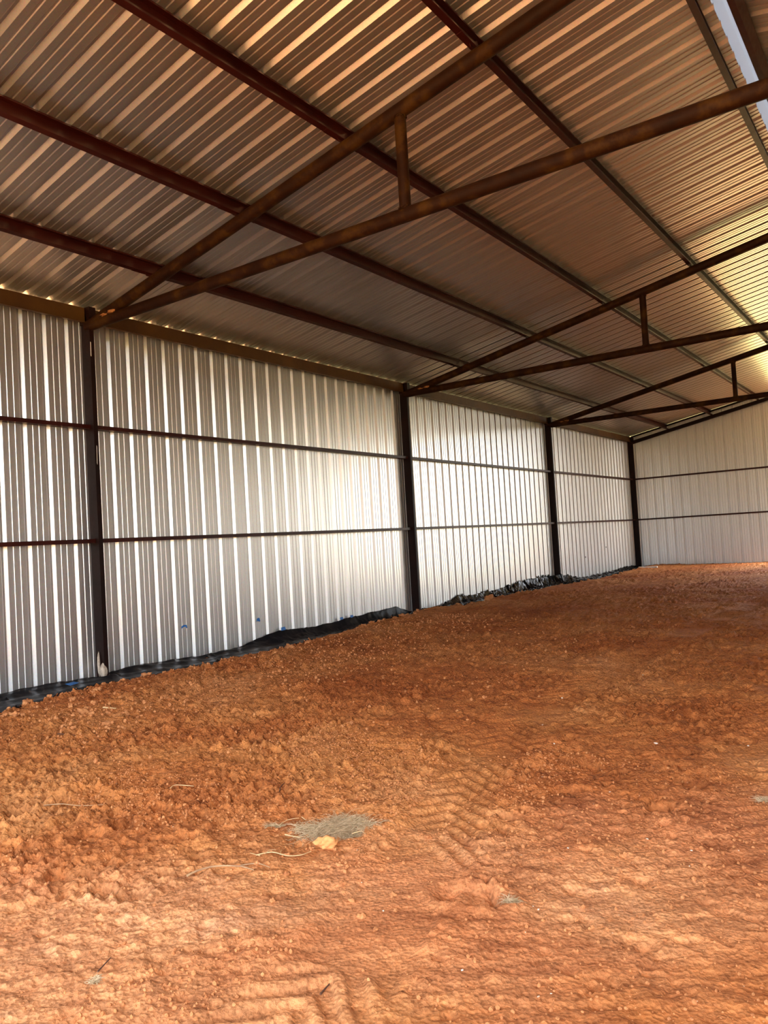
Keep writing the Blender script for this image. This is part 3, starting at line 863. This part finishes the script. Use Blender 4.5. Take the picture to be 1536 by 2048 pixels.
def strand(name, pts2, r, mat_, label, cat, grp=None, lift=.004, branches=()):
    def line(p2, r0, r1):
        P = [Vector((p[0], p[1], 0)) for p in p2]; out = []
        for i in range(len(P) - 1):
            for s in range(6):
                t_ = s / 6; a = P[max(i - 1, 0)]; b = P[i]; c = P[i + 1]; d = P[min(i + 2, len(P) - 1)]
                out.append(.5 * ((2 * b) + (c - a) * t_ + (2 * a - 5 * b + 4 * c - d) * t_ ** 2 + (3 * b - a - 3 * c + d) * t_ ** 3))
        out.append(P[-1])
        zz = ground_h(np.array([p.x for p in out]), np.array([p.y for p in out]))
        k = 7; pad = np.pad(zz, k, mode='edge'); zs = np.array([pad[i:i + 2 * k + 1].max() for i in range(len(zz))]); pad = np.pad(zs, k, mode='edge'); zs = np.array([pad[i:i + 2 * k + 1].mean() for i in range(len(zz))])
        n = len(out)
        return [(p.x, p.y, z + lift * .5 + r * .3) for p, z in zip(out, zs)], [r0 + (r1 - r0) * i / (n - 1) for i in range(n)]
    m = MB(); P, Rr = line(pts2, r, r * .55); m.tube(P, Rr, 8)
    for bpts in branches:
        P, Rr = line(bpts, r * .7, r * .3); m.tube(P, Rr, 6)
    return tag(m.build(name, mat_), label, cat, grp)
strand('stick', [at(374, 1752), at(400, 1742), (at(440, 1734)), at(482, 1733)], .0055, M_STICK, 'long bent stick lying left of the clay lump', 'stick', None, .006, [[at(480, 1733), at(500, 1740), at(508, 1744)], [at(482, 1732), at(515, 1728), at(540, 1736)]])
strand('root_strand', [at(512, 1712), at(545, 1706), at(575, 1712), at(600, 1709), at(622, 1700)], .003, M_ROOT, 'branching pale root in front of the dry grass', 'root', None, .004, [[at(530, 1710), at(540, 1702), at(552, 1700)], [at(560, 1708), at(563, 1698)], [at(520, 1712), at(500, 1706)]])
strand('root_strand', [at(558, 1655), at(575, 1646), at(598, 1643)], .002, M_ROOT, 'pale curved root fibre at the left end of the grass patch', 'root', None, .012)
strand('root_strand', [at(570, 1668), at(585, 1672), at(602, 1675)], .003, M_ROOT, 'short pale root piece low in the grass patch', 'root', None, .02)
strand('root_strand', [at(704, 1665), at(722, 1664), at(732, 1672)], .0025, M_ROOT, 'hooked pale root at the right end of the grass patch', 'root', None, .012, [[at(716, 1664), at(720, 1672)]])
strand('root_strand', [at(724, 1650), at(737, 1648)], .0025, M_ROOT, 'tiny straight pale root on the right of the grass patch', 'root', None, .018)
strand('root_strand', [at(604, 1642), at(612, 1648)], .0025, M_ROOT, 'tiny pale root stub on top of the grass patch', 'root', None, .02)
strand('stick', [at(88, 1613), at(125, 1611), at(160, 1615), at(208, 1613)], .003, M_STICK, 'thin straight twig lying far left on the dirt', 'stick', None, .004)
strand('stick', [at(558, 1594), at(562, 1580), at(570, 1572)], .004, M_TWIG, 'short dark twig standing up behind the grass patch', 'stick', None, .004)
strand('stick', [at(341, 1588), at(352, 1581), at(388, 1583)], .003, M_ROOT, 'pale thin straw on the dirt right of the long twig', 'stick', None, .004)
strand('stick', [at(206, 1409, .08), at(232, 1411, .08)], .008, M_ROOT, 'short pale straw on the dirt bank near the first column', 'stick', None, .006)
strand('stick', [at(116, 1473), at(150, 1476)], .005, M_TWIG, 'thin brown twig in the heap at the left edge', 'stick', None, .006)
strand('stick', [at(196, 1950), at(222, 1922)], .003, M_TWIG, 'short brown twig at the bottom left of the floor', 'stick', None, .004)
strand('stick', [at(640, 1972), at(658, 1952)], .004, M_TWIG, 'short dark twig near the bottom centre of the floor', 'stick', None, .004)
# white offcut in the far corner
m = MB(); m.box((.62, 27.0, .0), (1.25, 27.06, .045))
o = m.build('white_offcut', M_WHITE); o.location.z = gz(.9, 27.03) + .005
tag(o, 'short white strip lying on the dirt in the far corner', 'board')
